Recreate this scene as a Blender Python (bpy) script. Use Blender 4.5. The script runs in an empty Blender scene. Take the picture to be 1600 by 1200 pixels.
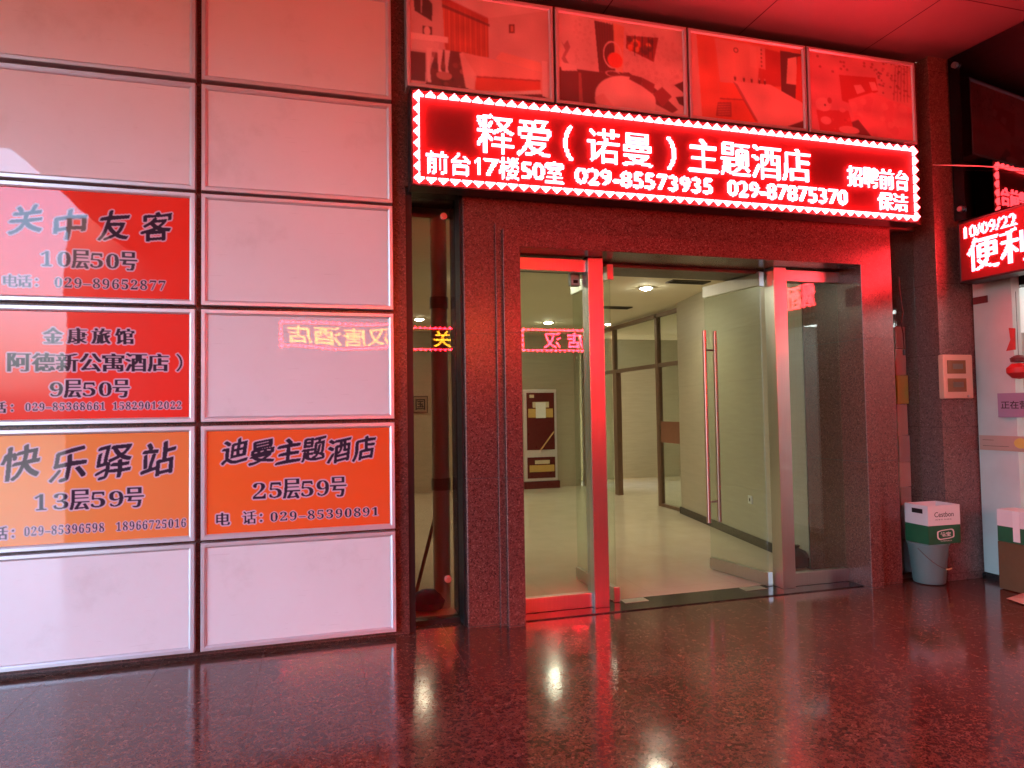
import bpy, bmesh, math, random
import numpy as np
from mathutils import Matrix, Vector
random.seed(7); np.random.seed(7)
S = bpy.context.scene
COL = S.collection
R = math.radians

# ------------------------------------------------------------------ camera, sky, sun, exposure
EXP = 4.42
K = 2.0 ** -EXP                       # lamp strengths below are written as they read in the exposed picture
def cam_axes(yaw, pitch, roll):
    f = np.array([np.sin(yaw)*np.cos(pitch), np.cos(yaw)*np.cos(pitch), np.sin(pitch)])
    r = np.array([np.cos(yaw), -np.sin(yaw), 0]); u = np.cross(r, f)
    c, s = np.cos(roll), np.sin(roll)
    return c*r + s*u, -s*r + c*u, f
cr, cu, cf = cam_axes(R(15.978), R(2.235), R(-0.91))
cam = bpy.data.cameras.new('camera'); cam.lens = 24.0075; cam.sensor_width = 36; cam.clip_start = 0.05; cam.clip_end = 600
co = bpy.data.objects.new('camera', cam); COL.objects.link(co)
co.matrix_world = Matrix(((cr[0], cu[0], -cf[0], 0), (cr[1], cu[1], -cf[1], 0), (cr[2], cu[2], -cf[2], 1.5), (0, 0, 0, 1)))
S.camera = co
SUN_EL, SUN_AZ = 42, 20               # sun stands behind the building, so the arcade lies in open shade
W = bpy.data.worlds.new('World'); S.world = W; W.use_nodes = True
wn = W.node_tree; sky = wn.nodes.new('ShaderNodeTexSky'); sky.sky_type = 'NISHITA'; sky.sun_disc = False
sky.sun_elevation = R(SUN_EL); sky.sun_rotation = R(SUN_AZ); sky.dust_density = 6; sky.air_density = .85; sky.ozone_density = .3
wn.links.new(sky.outputs[0], wn.nodes['Background'].inputs[0]); wn.nodes['Background'].inputs[1].default_value = 0.15
sl = bpy.data.lights.new('sun', 'SUN'); sl.energy = 0.5; sl.angle = R(10); sl.color = (1, .95, .88)
so = bpy.data.objects.new('sun', sl); COL.objects.link(so)
sd = Vector((math.sin(R(SUN_AZ))*math.cos(R(SUN_EL)), math.cos(R(SUN_AZ))*math.cos(R(SUN_EL)), math.sin(R(SUN_EL))))
so.rotation_euler = sd.to_track_quat('Z', 'Y').to_euler()
S.view_settings.view_transform = 'Standard'; S.view_settings.look = 'None'; S.view_settings.exposure = EXP; S.view_settings.gamma = 1
S.render.engine = 'CYCLES'
S.cycles.use_denoising = True
S.cycles.max_bounces = 10; S.cycles.diffuse_bounces = 5; S.cycles.glossy_bounces = 5; S.cycles.transparent_max_bounces = 24
S.cycles.sample_clamp_indirect = 6.0*K*4; S.cycles.caustics_reflective = False; S.cycles.caustics_refractive = False

# ------------------------------------------------------------------ mesh helpers
class MB:
    def __init__(s): s.v = []; s.f = []
    def box(s, x0, x1, y0, y1, z0, z1):
        b = len(s.v)
        s.v += [(x0,y0,z0),(x1,y0,z0),(x1,y1,z0),(x0,y1,z0),(x0,y0,z1),(x1,y0,z1),(x1,y1,z1),(x0,y1,z1)]
        s.f += [tuple(b+i for i in q) for q in ((0,3,2,1),(4,5,6,7),(0,1,5,4),(1,2,6,5),(2,3,7,6),(3,0,4,7))]
        return s
    def poly(s, pts): b = len(s.v); s.v += list(pts); s.f.append(tuple(range(b, b+len(pts)))); return s
    def prism(s, pts, z0, z1):        # plan polygon (counter-clockwise) pulled up
        b = len(s.v); n = len(pts)
        s.v += [(p[0],p[1],z0) for p in pts] + [(p[0],p[1],z1) for p in pts]
        s.f.append(tuple(b+n-1-i for i in range(n))); s.f.append(tuple(b+n+i for i in range(n)))
        for i in range(n): j = (i+1) % n; s.f.append((b+i, b+j, b+n+j, b+n+i))
        return s
    def tube(s, path, r, n=10, cap=True):
        P = [Vector(p) for p in path]; b = len(s.v); m = len(P)
        for i, p in enumerate(P):
            t = (P[min(i+1,m-1)] - P[max(i-1,0)]).normalized()
            a = t.cross(Vector((0,0,1)) if abs(t.z) < .9 else Vector((1,0,0))).normalized(); c = t.cross(a)
            rr = r[i] if isinstance(r, (list, tuple)) else r
            for k in range(n):
                an = 2*math.pi*k/n; s.v.append(tuple(p + a*math.cos(an)*rr + c*math.sin(an)*rr))
        for i in range(m-1):
            for k in range(n):
                k2 = (k+1) % n; s.f.append((b+i*n+k, b+i*n+k2, b+(i+1)*n+k2, b+(i+1)*n+k))
        if cap:
            s.f.append(tuple(b+k for k in reversed(range(n)))); s.f.append(tuple(b+(m-1)*n+k for k in range(n)))
        return s
    def lathe(s, prof, cx, cy, n=32):  # (r, z) profile about a vertical axis
        b = len(s.v); m = len(prof)
        for r, z in prof:
            for k in range(n): an = 2*math.pi*k/n; s.v.append((cx+r*math.cos(an), cy+r*math.sin(an), z))
        for i in range(m-1):
            for k in range(n): k2 = (k+1) % n; s.f.append((b+i*n+k, b+i*n+k2, b+(i+1)*n+k2, b+(i+1)*n+k))
        return s
    def ring(s, x0, x1, z0, z1, prof):  # mitred rectangular frame; profile = (inset, y)
        b = len(s.v); m = len(prof)
        for d, y in prof: s.v += [(x0+d,y,z0+d),(x1-d,y,z0+d),(x1-d,y,z1-d),(x0+d,y,z1-d)]
        for i in range(m-1):
            for k in range(4): k2 = (k+1) % 4; s.f.append((b+i*4+k, b+i*4+k2, b+(i+1)*4+k2, b+(i+1)*4+k))
        return s
    def build(s, name, mat, parent=None, bevel=0, smooth=False, local=False):
        me = bpy.data.meshes.new(name)
        off = Vector((0,0,0)) if (parent is None or local) else WLOC[parent.name]
        me.from_pydata([tuple(Vector(v)-off) for v in s.v], [], s.f)
        bm = bmesh.new(); bm.from_mesh(me); bmesh.ops.recalc_face_normals(bm, faces=bm.faces)
        if bevel: bmesh.ops.bevel(bm, geom=[e for e in bm.edges if len(e.link_faces) == 2 and e.calc_face_angle(0) > .6], offset=bevel, segments=2, profile=.6, affect='EDGES', clamp_overlap=True)
        bm.to_mesh(me); bm.free()
        if smooth:
            for p in me.polygons: p.use_smooth = True
            me.set_sharp_from_angle(angle=R(35))
        me.materials.append(mat)
        o = bpy.data.objects.new(name, me); COL.objects.link(o)
        if parent: o.parent = parent
        WLOC[o.name] = WLOC[parent.name].copy() if parent and not local else Vector((0,0,0))
        return o
WLOC = {}
def tag(o, label, cat, group=None):
    o['label'] = label; o['category'] = cat
    if group: o['group'] = group
    o['kind'] = 'thing'; return o
def thing(name, label, cat, loc=(0,0,0), rz=0, group=None):
    o = bpy.data.objects.new(name, None); COL.objects.link(o); o.location = loc; o.rotation_euler = (0,0,rz); o.empty_display_size = .1
    WLOC[o.name] = Vector(loc); return tag(o, label, cat, group)
def part(name, label, loc, parent, rz=0):
    o = bpy.data.objects.new(name, None); COL.objects.link(o); o.parent = parent; o.location = Vector(loc)-WLOC[parent.name]; o.rotation_euler = (0,0,rz); o.empty_display_size = .1
    WLOC[o.name] = Vector(loc); o['label'] = label; return o
def structure(o): o['kind'] = 'structure'; return o

# ------------------------------------------------------------------ material helpers
def srgb(*c): return tuple(((x/255)/12.92 if x/255 <= .04045 else ((x/255+.055)/1.055)**2.4) for x in c)
class NT:
    def __init__(s, name):
        s.m = bpy.data.materials.new(name); s.m.use_nodes = True; s.t = s.m.node_tree
        s.p = s.t.nodes['Principled BSDF']; s.out = s.t.nodes['Material Output']
    def n(s, ty, ins=None, **kw):
        nd = s.t.nodes.new('ShaderNode'+ty)
        for k, v in kw.items(): setattr(nd, k, v)
        for k, v in (ins or {}).items(): s.set(nd.inputs[k], v)
        return nd
    def set(s, sock, v):
        if isinstance(v, bpy.types.NodeSocket): s.t.links.new(v, sock)
        elif isinstance(v, bpy.types.Node): s.t.links.new(v.outputs[0], sock)
        elif isinstance(v, (tuple, list)) and len(v) == 3 and len(sock.default_value) == 4: sock.default_value = (*v, 1)
        else: sock.default_value = v
    def math(s, op, a, b=0.0, c=0.0): return s.n('Math', {0:a, 1:b, 2:c}, operation=op)
    def mix(s, f, a, b, bt='MIX'):
        nd = s.n('Mix', data_type='RGBA', blend_type=bt); s.set(nd.inputs[0], f); s.set(nd.inputs[6], a); s.set(nd.inputs[7], b)
        return nd.outputs[2]
    def pos(s): return s.n('NewGeometry').outputs['Position']
    def noise(s, sc, det=3, rough=.55, vec=None): return s.n('TexNoise', {'Vector': vec or s.pos(), 'Scale': sc, 'Detail': det, 'Roughness': rough})
    def ramp(s, f, stops):
        nd = s.n('ValToRGB', {0: f}); el = nd.color_ramp.elements
        while len(el) > 1: el.remove(el[-1])
        el[0].position = stops[0][0]; el[0].color = (*stops[0][1], 1)
        for p, c in stops[1:]: e = el.new(p); e.color = (*c, 1)
        return nd.outputs[0]
    def P(s, **kw):
        for k, v in kw.items(): s.set(s.p.inputs[k.replace('_', ' ')], v)
        return s.m
    def bump(s, h, strength, dist): s.set(s.p.inputs['Normal'], s.n('Bump', {'Height': h, 'Strength': strength, 'Distance': dist}))
    def line(s, coord, pitch, off, half):  # 1 on thin joint lines
        q = s.math('FRACT', s.math('DIVIDE', s.math('SUBTRACT', coord, off - pitch/2), pitch))
        return s.math('LESS_THAN', s.math('ABSOLUTE', s.math('SUBTRACT', q, .5)), half/pitch)
def plain(name, col, rough=.5, metal=0, var=.12, sc=8, bump=0, **kw):
    t = NT(name); n = t.noise(sc, 4)
    c = t.mix(t.math('MULTIPLY', n, 1.0), tuple(x*(1-var) for x in col), tuple(min(1, x*(1+var)) for x in col))
    r = t.math('ADD', t.math('MULTIPLY', t.noise(sc*2.3, 3), .16), rough-.08)
    if bump: t.bump(t.noise(sc*14, 3), .25, bump)
    return t.P(Base_Color=c, Roughness=r, Metallic=metal, **kw)
def granite(name, cols, cell, rough, joints=(), bumpd=.0004, wear=.25, scuff=False):
    t = NT(name); pos = t.pos()
    warp = t.n('VectorMath', {0: pos, 1: t.n('VectorMath', {0: t.noise(40, 2).outputs['Color'], 1: (.012,.012,.012)}, operation='MULTIPLY').outputs[0]}, operation='ADD').outputs[0]
    v1 = t.n('TexVoronoi', {'Vector': warp, 'Scale': 1/cell, 'Randomness': 1})
    v2 = t.n('TexVoronoi', {'Vector': warp, 'Scale': 2.6/cell, 'Randomness': 1})
    a = t.n('SeparateColor', {0: v1.outputs['Color']}).outputs[0]; b = t.n('SeparateColor', {0: v2.outputs['Color']}).outputs[1]
    f = t.math('ADD', t.math('MULTIPLY', a, .62), t.math('MULTIPLY', b, .38))
    c = t.ramp(f, [(.08, cols[0]), (.36, cols[1]), (.58, cols[2]), (.74, cols[1]), (.92, cols[3])])
    big = t.noise(1.1, 4); c = t.mix(t.math('MULTIPLY', big, wear), c, tuple(x*.55 for x in cols[1]))
    r = t.math('ADD', t.math('MULTIPLY', t.noise(3.0, 5), .10), rough-.05)
    if scuff:
        du = t.ramp(t.noise(1.7, 8, .7), [(.46, (0,0,0)), (.70, (1,1,1))]); r = t.math('ADD', r, t.math('MULTIPLY', du, .09)); c = t.mix(t.math('MULTIPLY', du, .16), c, (.22,.16,.14))
        st = t.n('TexNoise', {'Vector': t.n('Mapping', {'Vector': pos, 'Rotation': (0,0,.5), 'Scale': (2, 30, 1)}), 'Scale': 3, 'Detail': 3}); r = t.math('ADD', r, t.math('MULTIPLY', t.math('GREATER_THAN', st.outputs[0], .68), .10))
    sep = t.n('SeparateXYZ', {0: pos})
    if scuff:                          # each slab has a tone of its own
        ids = [t.math('FLOOR', t.math('DIVIDE', t.math('SUBTRACT', sep.outputs[ax], off), pitch)) for ax, pitch, off, half in joints]
        wn_ = t.n('TexWhiteNoise', {'Vector': t.n('CombineXYZ', {0: ids[0], 1: ids[1], 2: 0.0})}, noise_dimensions='3D')
        c = t.mix(t.math('MULTIPLY', wn_.outputs['Value'], .24), c, (.035,.020,.017)); r = t.math('ADD', r, t.math('MULTIPLY', wn_.outputs['Value'], .035))
    for ax, pitch, off, half in joints:
        l = t.line(sep.outputs[ax], pitch, off, half)
        c = t.mix(t.math('MULTIPLY', l, .8), c, (.02,.014,.012)); r = t.math('MAXIMUM', r, t.math('MULTIPLY', l, .8))
    t.bump(t.noise(9, 2), .18, bumpd*6)
    return t.P(Base_Color=c, Roughness=r, Specular_IOR_Level=.55)
def glass(name, tint, rough=0.0):
    t = NT(name); lw = t.n('LayerWeight', {0: .5})
    fr = t.math('ADD', t.math('MULTIPLY', t.math('POWER', lw.outputs['Facing'], 5.0), .95), .045)
    gl = t.n('BsdfGlossy', {'Color': (1,1,1), 'Roughness': rough}); tr = t.n('BsdfTransparent', {'Color': tint})
    mx = t.n('MixShader', {0: fr, 1: tr, 2: gl}); t.t.links.new(mx.outputs[0], t.out.inputs[0]); return t.m
def emit(name, col, st):
    t = NT(name); e = t.n('Emission', {'Color': col, 'Strength': st}); t.t.links.new(e.outputs[0], t.out.inputs[0]); return t.m
def printed(name, rough=.02, bumpd=.0022):
    t = NT(name); a = t.n('Attribute', attribute_name='Col')
    c = t.mix(t.math('MULTIPLY', t.noise(5, 5), .07), a.outputs['Color'], (.45,.40,.38))
    t.bump(t.math('ADD', t.noise(2.6, 2), t.math('MULTIPLY', t.noise(14, 3), .05)), .5, bumpd)
    return t.P(Base_Color=c, Roughness=rough, Specular_IOR_Level=.5)

M = {}
M['floor'] = granite('red_granite_paving', [(.014,.010,.009), (.060,.030,.022), (.16,.078,.050), (.25,.145,.10)], .018, .095, [(0,.585,-.33,.0013), (1,.9,2.86,.0013)], .00025, .25, True)
M['granite'] = granite('polished_red_granite', [(.03,.012,.011), (.125,.038,.031), (.185,.060,.048), (.30,.14,.115)], .009, .25, [(2,1.02,1.03,.0022)])
M['wall_granite'] = granite('brown_granite_cladding', [(.015,.009,.008), (.09,.040,.033), (.16,.068,.055), (.28,.15,.13)], .0105, .30, [(0,.60,-.43,.0015), (2,1.02,1.03,.0015)])
M['pillar'] = granite('grey_red_granite', [(.03,.02,.018), (.14,.075,.066), (.21,.115,.10), (.34,.24,.22)], .010, .34, [(2,.62,.06,.0015)])
M['black_stone'] = granite('black_granite', [(.005,.005,.005), (.012,.012,.012), (.02,.019,.018), (.04,.04,.04)], .005, .2)
t = NT('white_acrylic'); sep = t.n('SeparateXYZ', {0: t.pos()})
dirt = t.ramp(t.noise(2.2, 6, .65), [(.22, (.66,.64,.63)), (.45, (.775,.765,.765)), (.75, (.80,.795,.80))])
scr = t.n('TexNoise', {'Vector': t.n('Mapping', {'Vector': t.pos(), 'Scale': (3, 1, 40)}), 'Scale': 1.5, 'Detail': 6})
dirt = t.mix(t.math('MULTIPLY', t.math('GREATER_THAN', scr.outputs[0], .67), .13), dirt, (.4,.35,.33))
t.bump(t.noise(1.7, 1), .5, .004); M['acrylic'] = t.P(Base_Color=dirt, Roughness=.008, Specular_IOR_Level=.5)
M['alu'] = plain('anodised_aluminium', (.72,.71,.73), .36, .55, .06, 14)
t = NT('brushed_steel'); br = t.n('TexNoise', {'Vector': t.n('Mapping', {'Vector': t.pos(), 'Scale': (300, 300, 2.5)}), 'Scale': 1, 'Detail': 3})
M['steel'] = t.P(Base_Color=t.mix(br, (.50,.48,.46), (.66,.64,.62)), Metallic=1, Roughness=t.math('ADD', t.math('MULTIPLY', br, .12), .26))
M['led_reflecting_steel'] = plain('steel_with_painted_led_reflection', (.60,.36,.30), .33, 1, .05, 20)  # handle steel; the red reflection of the LEDs is put into its colour
M['darksteel'] = plain('bronze_metal', (.11,.085,.065), .38, .6, .2, 20)
M['bronze'] = plain('brown_frame_metal', (.20,.13,.085), .42, .4, .15, 20)
M['black'] = plain('black_metal', (.012,.011,.011), .4, .2, .3, 20)
M['led_board_glow'] = plain('led_board_with_painted_red_glow', (.17,.004,.004), .7, 0, .1, 30)  # black board; its red stands for LED bloom and the red lenses
M['glass'] = glass('clear_glass', (.90,.945,.915)); M['glass_dark'] = glass('smoked_glass', (.72,.68,.65)); M['glass_tint'] = glass('tinted_curtain_glass', (.10,.09,.085))
t = NT('ceiling_panels'); sep = t.n('SeparateXYZ', {0: t.pos()})
l = t.math('MAXIMUM', t.line(sep.outputs[0], 1.195, 3.318, .005), t.line(sep.outputs[1], 1.7, 3.87, .005))
M['ceiling'] = t.P(Base_Color=t.mix(l, t.mix(t.noise(1.4, 4), (.145,.128,.126), (.19,.172,.168)), (.01,.008,.008)), Roughness=t.math('ADD', .36, t.math('MULTIPLY', t.noise(4, 4), .15)), Metallic=.25)
def tiles(name, a, b, rough, px, pz, axh):
    t = NT(name); pos = t.pos(); sep = t.n('SeparateXYZ', {0: pos})
    st = t.n('TexNoise', {'Vector': t.n('Mapping', {'Vector': pos, 'Scale': (1.4, 1.4, 16)}), 'Scale': 2, 'Detail': 5})
    c = t.mix(st, a, b); jl = t.math('MAXIMUM', t.line(sep.outputs[axh], px, .1, .0013), t.line(sep.outputs[2], pz, .0, .0013))
    return t.P(Base_Color=t.mix(t.math('MULTIPLY', jl, .45), c, (.20,.17,.12)), Roughness=rough)
M['cream'] = tiles('cream_travertine_x', (.36,.325,.235), (.46,.42,.31), .38, .9, .6, 0)
M['cream_y'] = tiles('cream_travertine_y', (.36,.325,.235), (.46,.42,.31), .38, .9, .6, 1)
t = NT('cream_floor_tile'); sep = t.n('SeparateXYZ', {0: t.pos()}); l = t.math('MAXIMUM', t.line(sep.outputs[0], .8, .2, .0014), t.line(sep.outputs[1], .8, .4, .0014))
M['lobby_floor'] = t.P(Base_Color=t.mix(t.math('MULTIPLY', l, .35), t.mix(t.noise(3, 6), (.50,.44,.33), (.62,.56,.44)), (.2,.16,.1)), Roughness=t.math('ADD', .12, t.math('MULTIPLY', t.noise(4, 4), .14)))
M['lobby_ceiling'] = plain('cream_paint', (.84,.78,.62), .8, 0, .06, 2)
M['white_paint'] = plain('white_plaster', (.74,.74,.72), .6, 0, .08, 2.5)
M['plastic_white'] = plain('white_plastic', (.72,.72,.70), .4, 0, .05, 8)

# ------------------------------------------------------------------ lettering: glyph outlines sampled on a grid
def tri(text, offset=0, space=1):
    c = bpy.data.curves.new('glyphs', 'FONT'); c.body = text; c.size = 1; c.offset = offset; c.space_character = space; c.resolution_u = 4
    o = bpy.data.objects.new('glyphs', c); COL.objects.link(o)
    me = bpy.data.meshes.new_from_object(o.evaluated_get(bpy.context.evaluated_depsgraph_get())); me.calc_loop_triangles()
    v = np.zeros(len(me.vertices)*3); me.vertices.foreach_get('co', v); v = v.reshape(-1, 3)[:, :2].copy()
    t_ = np.zeros(len(me.loop_triangles)*3, np.int32); me.loop_triangles.foreach_get('vertices', t_)
    bpy.data.objects.remove(o); bpy.data.curves.remove(c); bpy.data.meshes.remove(me)
    return v, t_.reshape(-1, 3)
def raster(v, tr, nx, nz):            # v in cell units
    m = np.zeros((nz, nx), bool)
    for a, b, c in v[tr]:
        i0, i1 = max(0, int(min(a[0],b[0],c[0])-1)), min(nx, int(max(a[0],b[0],c[0]))+2)
        j0, j1 = max(0, int(min(a[1],b[1],c[1])-1)), min(nz, int(max(a[1],b[1],c[1]))+2)
        if i1 <= i0 or j1 <= j0: continue
        X, Z = np.meshgrid(np.arange(i0, i1)+.5, np.arange(j0, j1)+.5)
        d = lambda p, q: (q[0]-p[0])*(Z-p[1]) - (q[1]-p[1])*(X-p[0])
        e = (d(a, b), d(b, c), d(c, a))
        m[j0:j1, i0:i1] |= ((e[0] >= 0) & (e[1] >= 0) & (e[2] >= 0)) | ((e[0] <= 0) & (e[1] <= 0) & (e[2] <= 0))
    return m
def text_cells(nx, nz, text, x0, x1, z0, z1, offset=0., space=1, warp=None):
    v, tr = tri(text, offset, space)
    if warp is not None: v = warp(v)
    lo, hi = v.min(0), v.max(0)
    v = (v-lo)/(hi-lo)*np.array([x1-x0, z1-z0]) + np.array([x0, z0])
    return raster(v, tr, nx, nz)
def led_text(g, text, x0, x1, z0, z1, offset=.0, thr=.47):
    s = 4; nz, nx = g.shape
    m = text_cells(nx*s, nz*s, text, x0*s, x1*s, z0*s, z1*s)
    if offset: k = int(round(offset)); m = dil(m, [(i, 0) for i in range(-k, k+1)] + [(0, j) for j in range(-(k//2), k//2+1)])
    g |= m.reshape(nz, s, nx, s).mean((1, 3)) >= thr
def led_border(g, per=8):
    nz, nx = g.shape
    for k in range(nx):
        p = k % per
        if p == per-1: continue
        h = 4 - abs(p-3)
        g[0+4-h:4, k] = 1; g[nz-4:nz-4+h, k] = 1
    for k in range(nz):
        p = k % per
        if p == per-1: continue
        h = 4 - abs(p-3)
        g[k, 4-h:4] = 1; g[k, nx-4:nx-4+h] = 1
def led_mesh(name, g, px, pz, mat, parent, y=0.0, depth=.009, size=.84):
    js, is_ = np.nonzero(g); n = len(js)
    cx = (is_+.5)*px; cz = (js+.5)*pz; hx, hz = px*size/2, pz*size/2
    base = np.array([(-1,0,-1),(1,0,-1),(1,0,1),(-1,0,1),(-.82,1,-.82),(.82,1,-.82),(.82,1,.82),(-.82,1,.82)], float)
    v = np.empty((n, 8, 3)); v[:, :, 0] = cx[:, None] + base[:, 0]*hx; v[:, :, 1] = y - base[:, 1]*depth; v[:, :, 2] = cz[:, None] + base[:, 2]*hz
    fb = np.array([(4,5,6,7),(0,1,5,4),(1,2,6,5),(2,3,7,6),(3,0,4,7)])
    f = (np.arange(n)[:, None, None]*8 + fb[None]).reshape(-1, 4)
    me = bpy.data.meshes.new(name); me.vertices.add(n*8); me.vertices.foreach_set('co', v.ravel())
    me.loops.add(f.size); me.loops.foreach_set('vertex_index', f.ravel().astype(np.int32))
    me.polygons.add(len(f)); me.polygons.foreach_set('loop_start', np.arange(0, f.size, 4, dtype=np.int32))
    me.update(calc_edges=True); me.materials.append(mat)
    o = bpy.data.objects.new(name, me); COL.objects.link(o); o.parent = parent; return o
def led_sign(label, loc, rz, g, px, pz, mats, rim=.018, depth=.16, bulb=.013, group=None):
    """g: {'lit_border': grid, 'lit_lettering': grid}; local x runs along the sign, -y is its front"""
    t_ = thing('led_sign', label, 'LED sign', loc, rz, group)
    nz, nx = next(iter(g.values())).shape; w, h = nx*px, nz*pz
    MB().box(-rim*.6, w+rim*.6, .004, depth, -rim*.6, h+rim*.6).build('housing', M['black'], t_, local=True)
    MB().box(0, w, 0, .0038, 0, h).build('led_board', M['led_board_glow'], t_, local=True)
    MB().ring(-rim, w+rim, -rim, h+rim, [(0, depth*.9), (0, .001), (.003, -.002), (rim*.85, -.002), (rim, .0), (rim, .003)]).build('rim', M['black'], t_, local=True)
    for nm, gr in g.items(): led_mesh(nm, gr, px, pz, mats[nm], t_, -.0005, bulb*(1.7 if nm == 'lit_border' else 1))
    return t_
M['led_red'] = emit('lit_red_led', (1, .034, .045), 80*K)
M['led_far'] = emit('lit_red_led_far', (1, .010, .026), 295*K); M['led_shop'] = emit('lit_red_led_shop', (1, .030, .040), 60*K)
M['led_amber'] = emit('lit_amber_led', (1, .40, .02), 42*K)
M['led_white'] = emit('lit_pale_led', (1, .038, .046), 80*K)

# ------------------------------------------------------------------ printed faces: a painted grid of vertices
class Canvas:                          # u to the right, v downwards, 0..1; sRGB colours
    def __init__(s, nx, ny, bg): s.nx, s.ny = nx, ny; s.c = np.ones((ny, nx, 3))*np.array(srgb(*bg)); s.U, s.V = np.meshgrid((np.arange(nx)+.5)/nx, (np.arange(ny)+.5)/ny)
    def put(s, m, col, a=1.0): w = (m*a)[..., None]; s.c = s.c*(1-w) + np.array(srgb(*col))*w; return s
    def polym(s, pts):
        m = np.zeros(s.U.shape, bool); n = len(pts)
        for i in range(n):
            (x0, y0), (x1, y1) = pts[i], pts[(i+1) % n]
            if y0 == y1: continue
            m ^= ((s.V >= min(y0, y1)) & (s.V < max(y0, y1))) & (s.U < x0 + (s.V-y0)*(x1-x0)/(y1-y0))
        return m
    def soft(s, m, r):
        m = m.astype(float)
        for _ in range(r):
            p = np.pad(m, 1, mode='edge'); m = (p[1:-1,1:-1]*2 + p[:-2,1:-1] + p[2:,1:-1] + p[1:-1,:-2] + p[1:-1,2:])/6
        return m
    def poly(s, pts, col, a=1.0, r=1): return s.put(s.soft(s.polym(pts), r), col, a)
    def ell(s, cx, cy, rx, ry, col, a=1.0, r=1, ring=0):
        d = ((s.U-cx)/rx)**2 + ((s.V-cy)/ry)**2; m = d < 1
        if ring: m &= d > (1-ring)**2
        return s.put(s.soft(m, r), col, a)
    def speck(s, pts, n, cols, smin, smax):
        m = s.polym(pts)
        for k in range(n):
            cx, cy = np.random.rand(2); ix, iy = min(s.nx-1, int(cx*s.nx)), min(s.ny-1, int(cy*s.ny))
            if not m[iy, ix]: continue
            q = np.random.uniform(smin, smax); s.put(s.soft((((s.U-cx)/q)**2 + ((s.V-cy)/(q*1.4))**2 < 1) & m, 1), cols[k % len(cols)], .7)
        return s
def printed_face(name, canvas, x0, x1, z0, z1, y, mat, parent):
    nx, nz = canvas.nx, canvas.ny; xs = np.linspace(x0, x1, nx); zs = np.linspace(z1, z0, nz)
    X, Z = np.meshgrid(xs, zs); off = WLOC[parent.name]
    v = np.stack([X-off.x, np.full(X.shape, y-off.y), Z-off.z], -1).reshape(-1, 3)
    i = np.arange(nx*nz).reshape(nz, nx); f = np.stack([i[:-1,:-1], i[1:,:-1], i[1:,1:], i[:-1,1:]], -1).reshape(-1, 4)
    me = bpy.data.meshes.new(name); me.vertices.add(len(v)); me.vertices.foreach_set('co', v.ravel())
    me.loops.add(f.size); me.loops.foreach_set('vertex_index', f.ravel().astype(np.int32))
    me.polygons.add(len(f)); me.polygons.foreach_set('loop_start', np.arange(0, f.size, 4, dtype=np.int32))
    me.update(calc_edges=True)
    at = me.color_attributes.new('Col', 'FLOAT_COLOR', 'POINT'); c4 = np.ones((nx*nz, 4)); c4[:, :3] = canvas.c.reshape(-1, 3)
    at.data.foreach_set('color', c4.ravel()); me.materials.append(mat)
    o = bpy.data.objects.new(name, me); COL.objects.link(o); o.parent = parent; return o
M['print'] = printed('glossy_print'); M['photo'] = printed('photo_print', .3, .0006)

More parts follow.
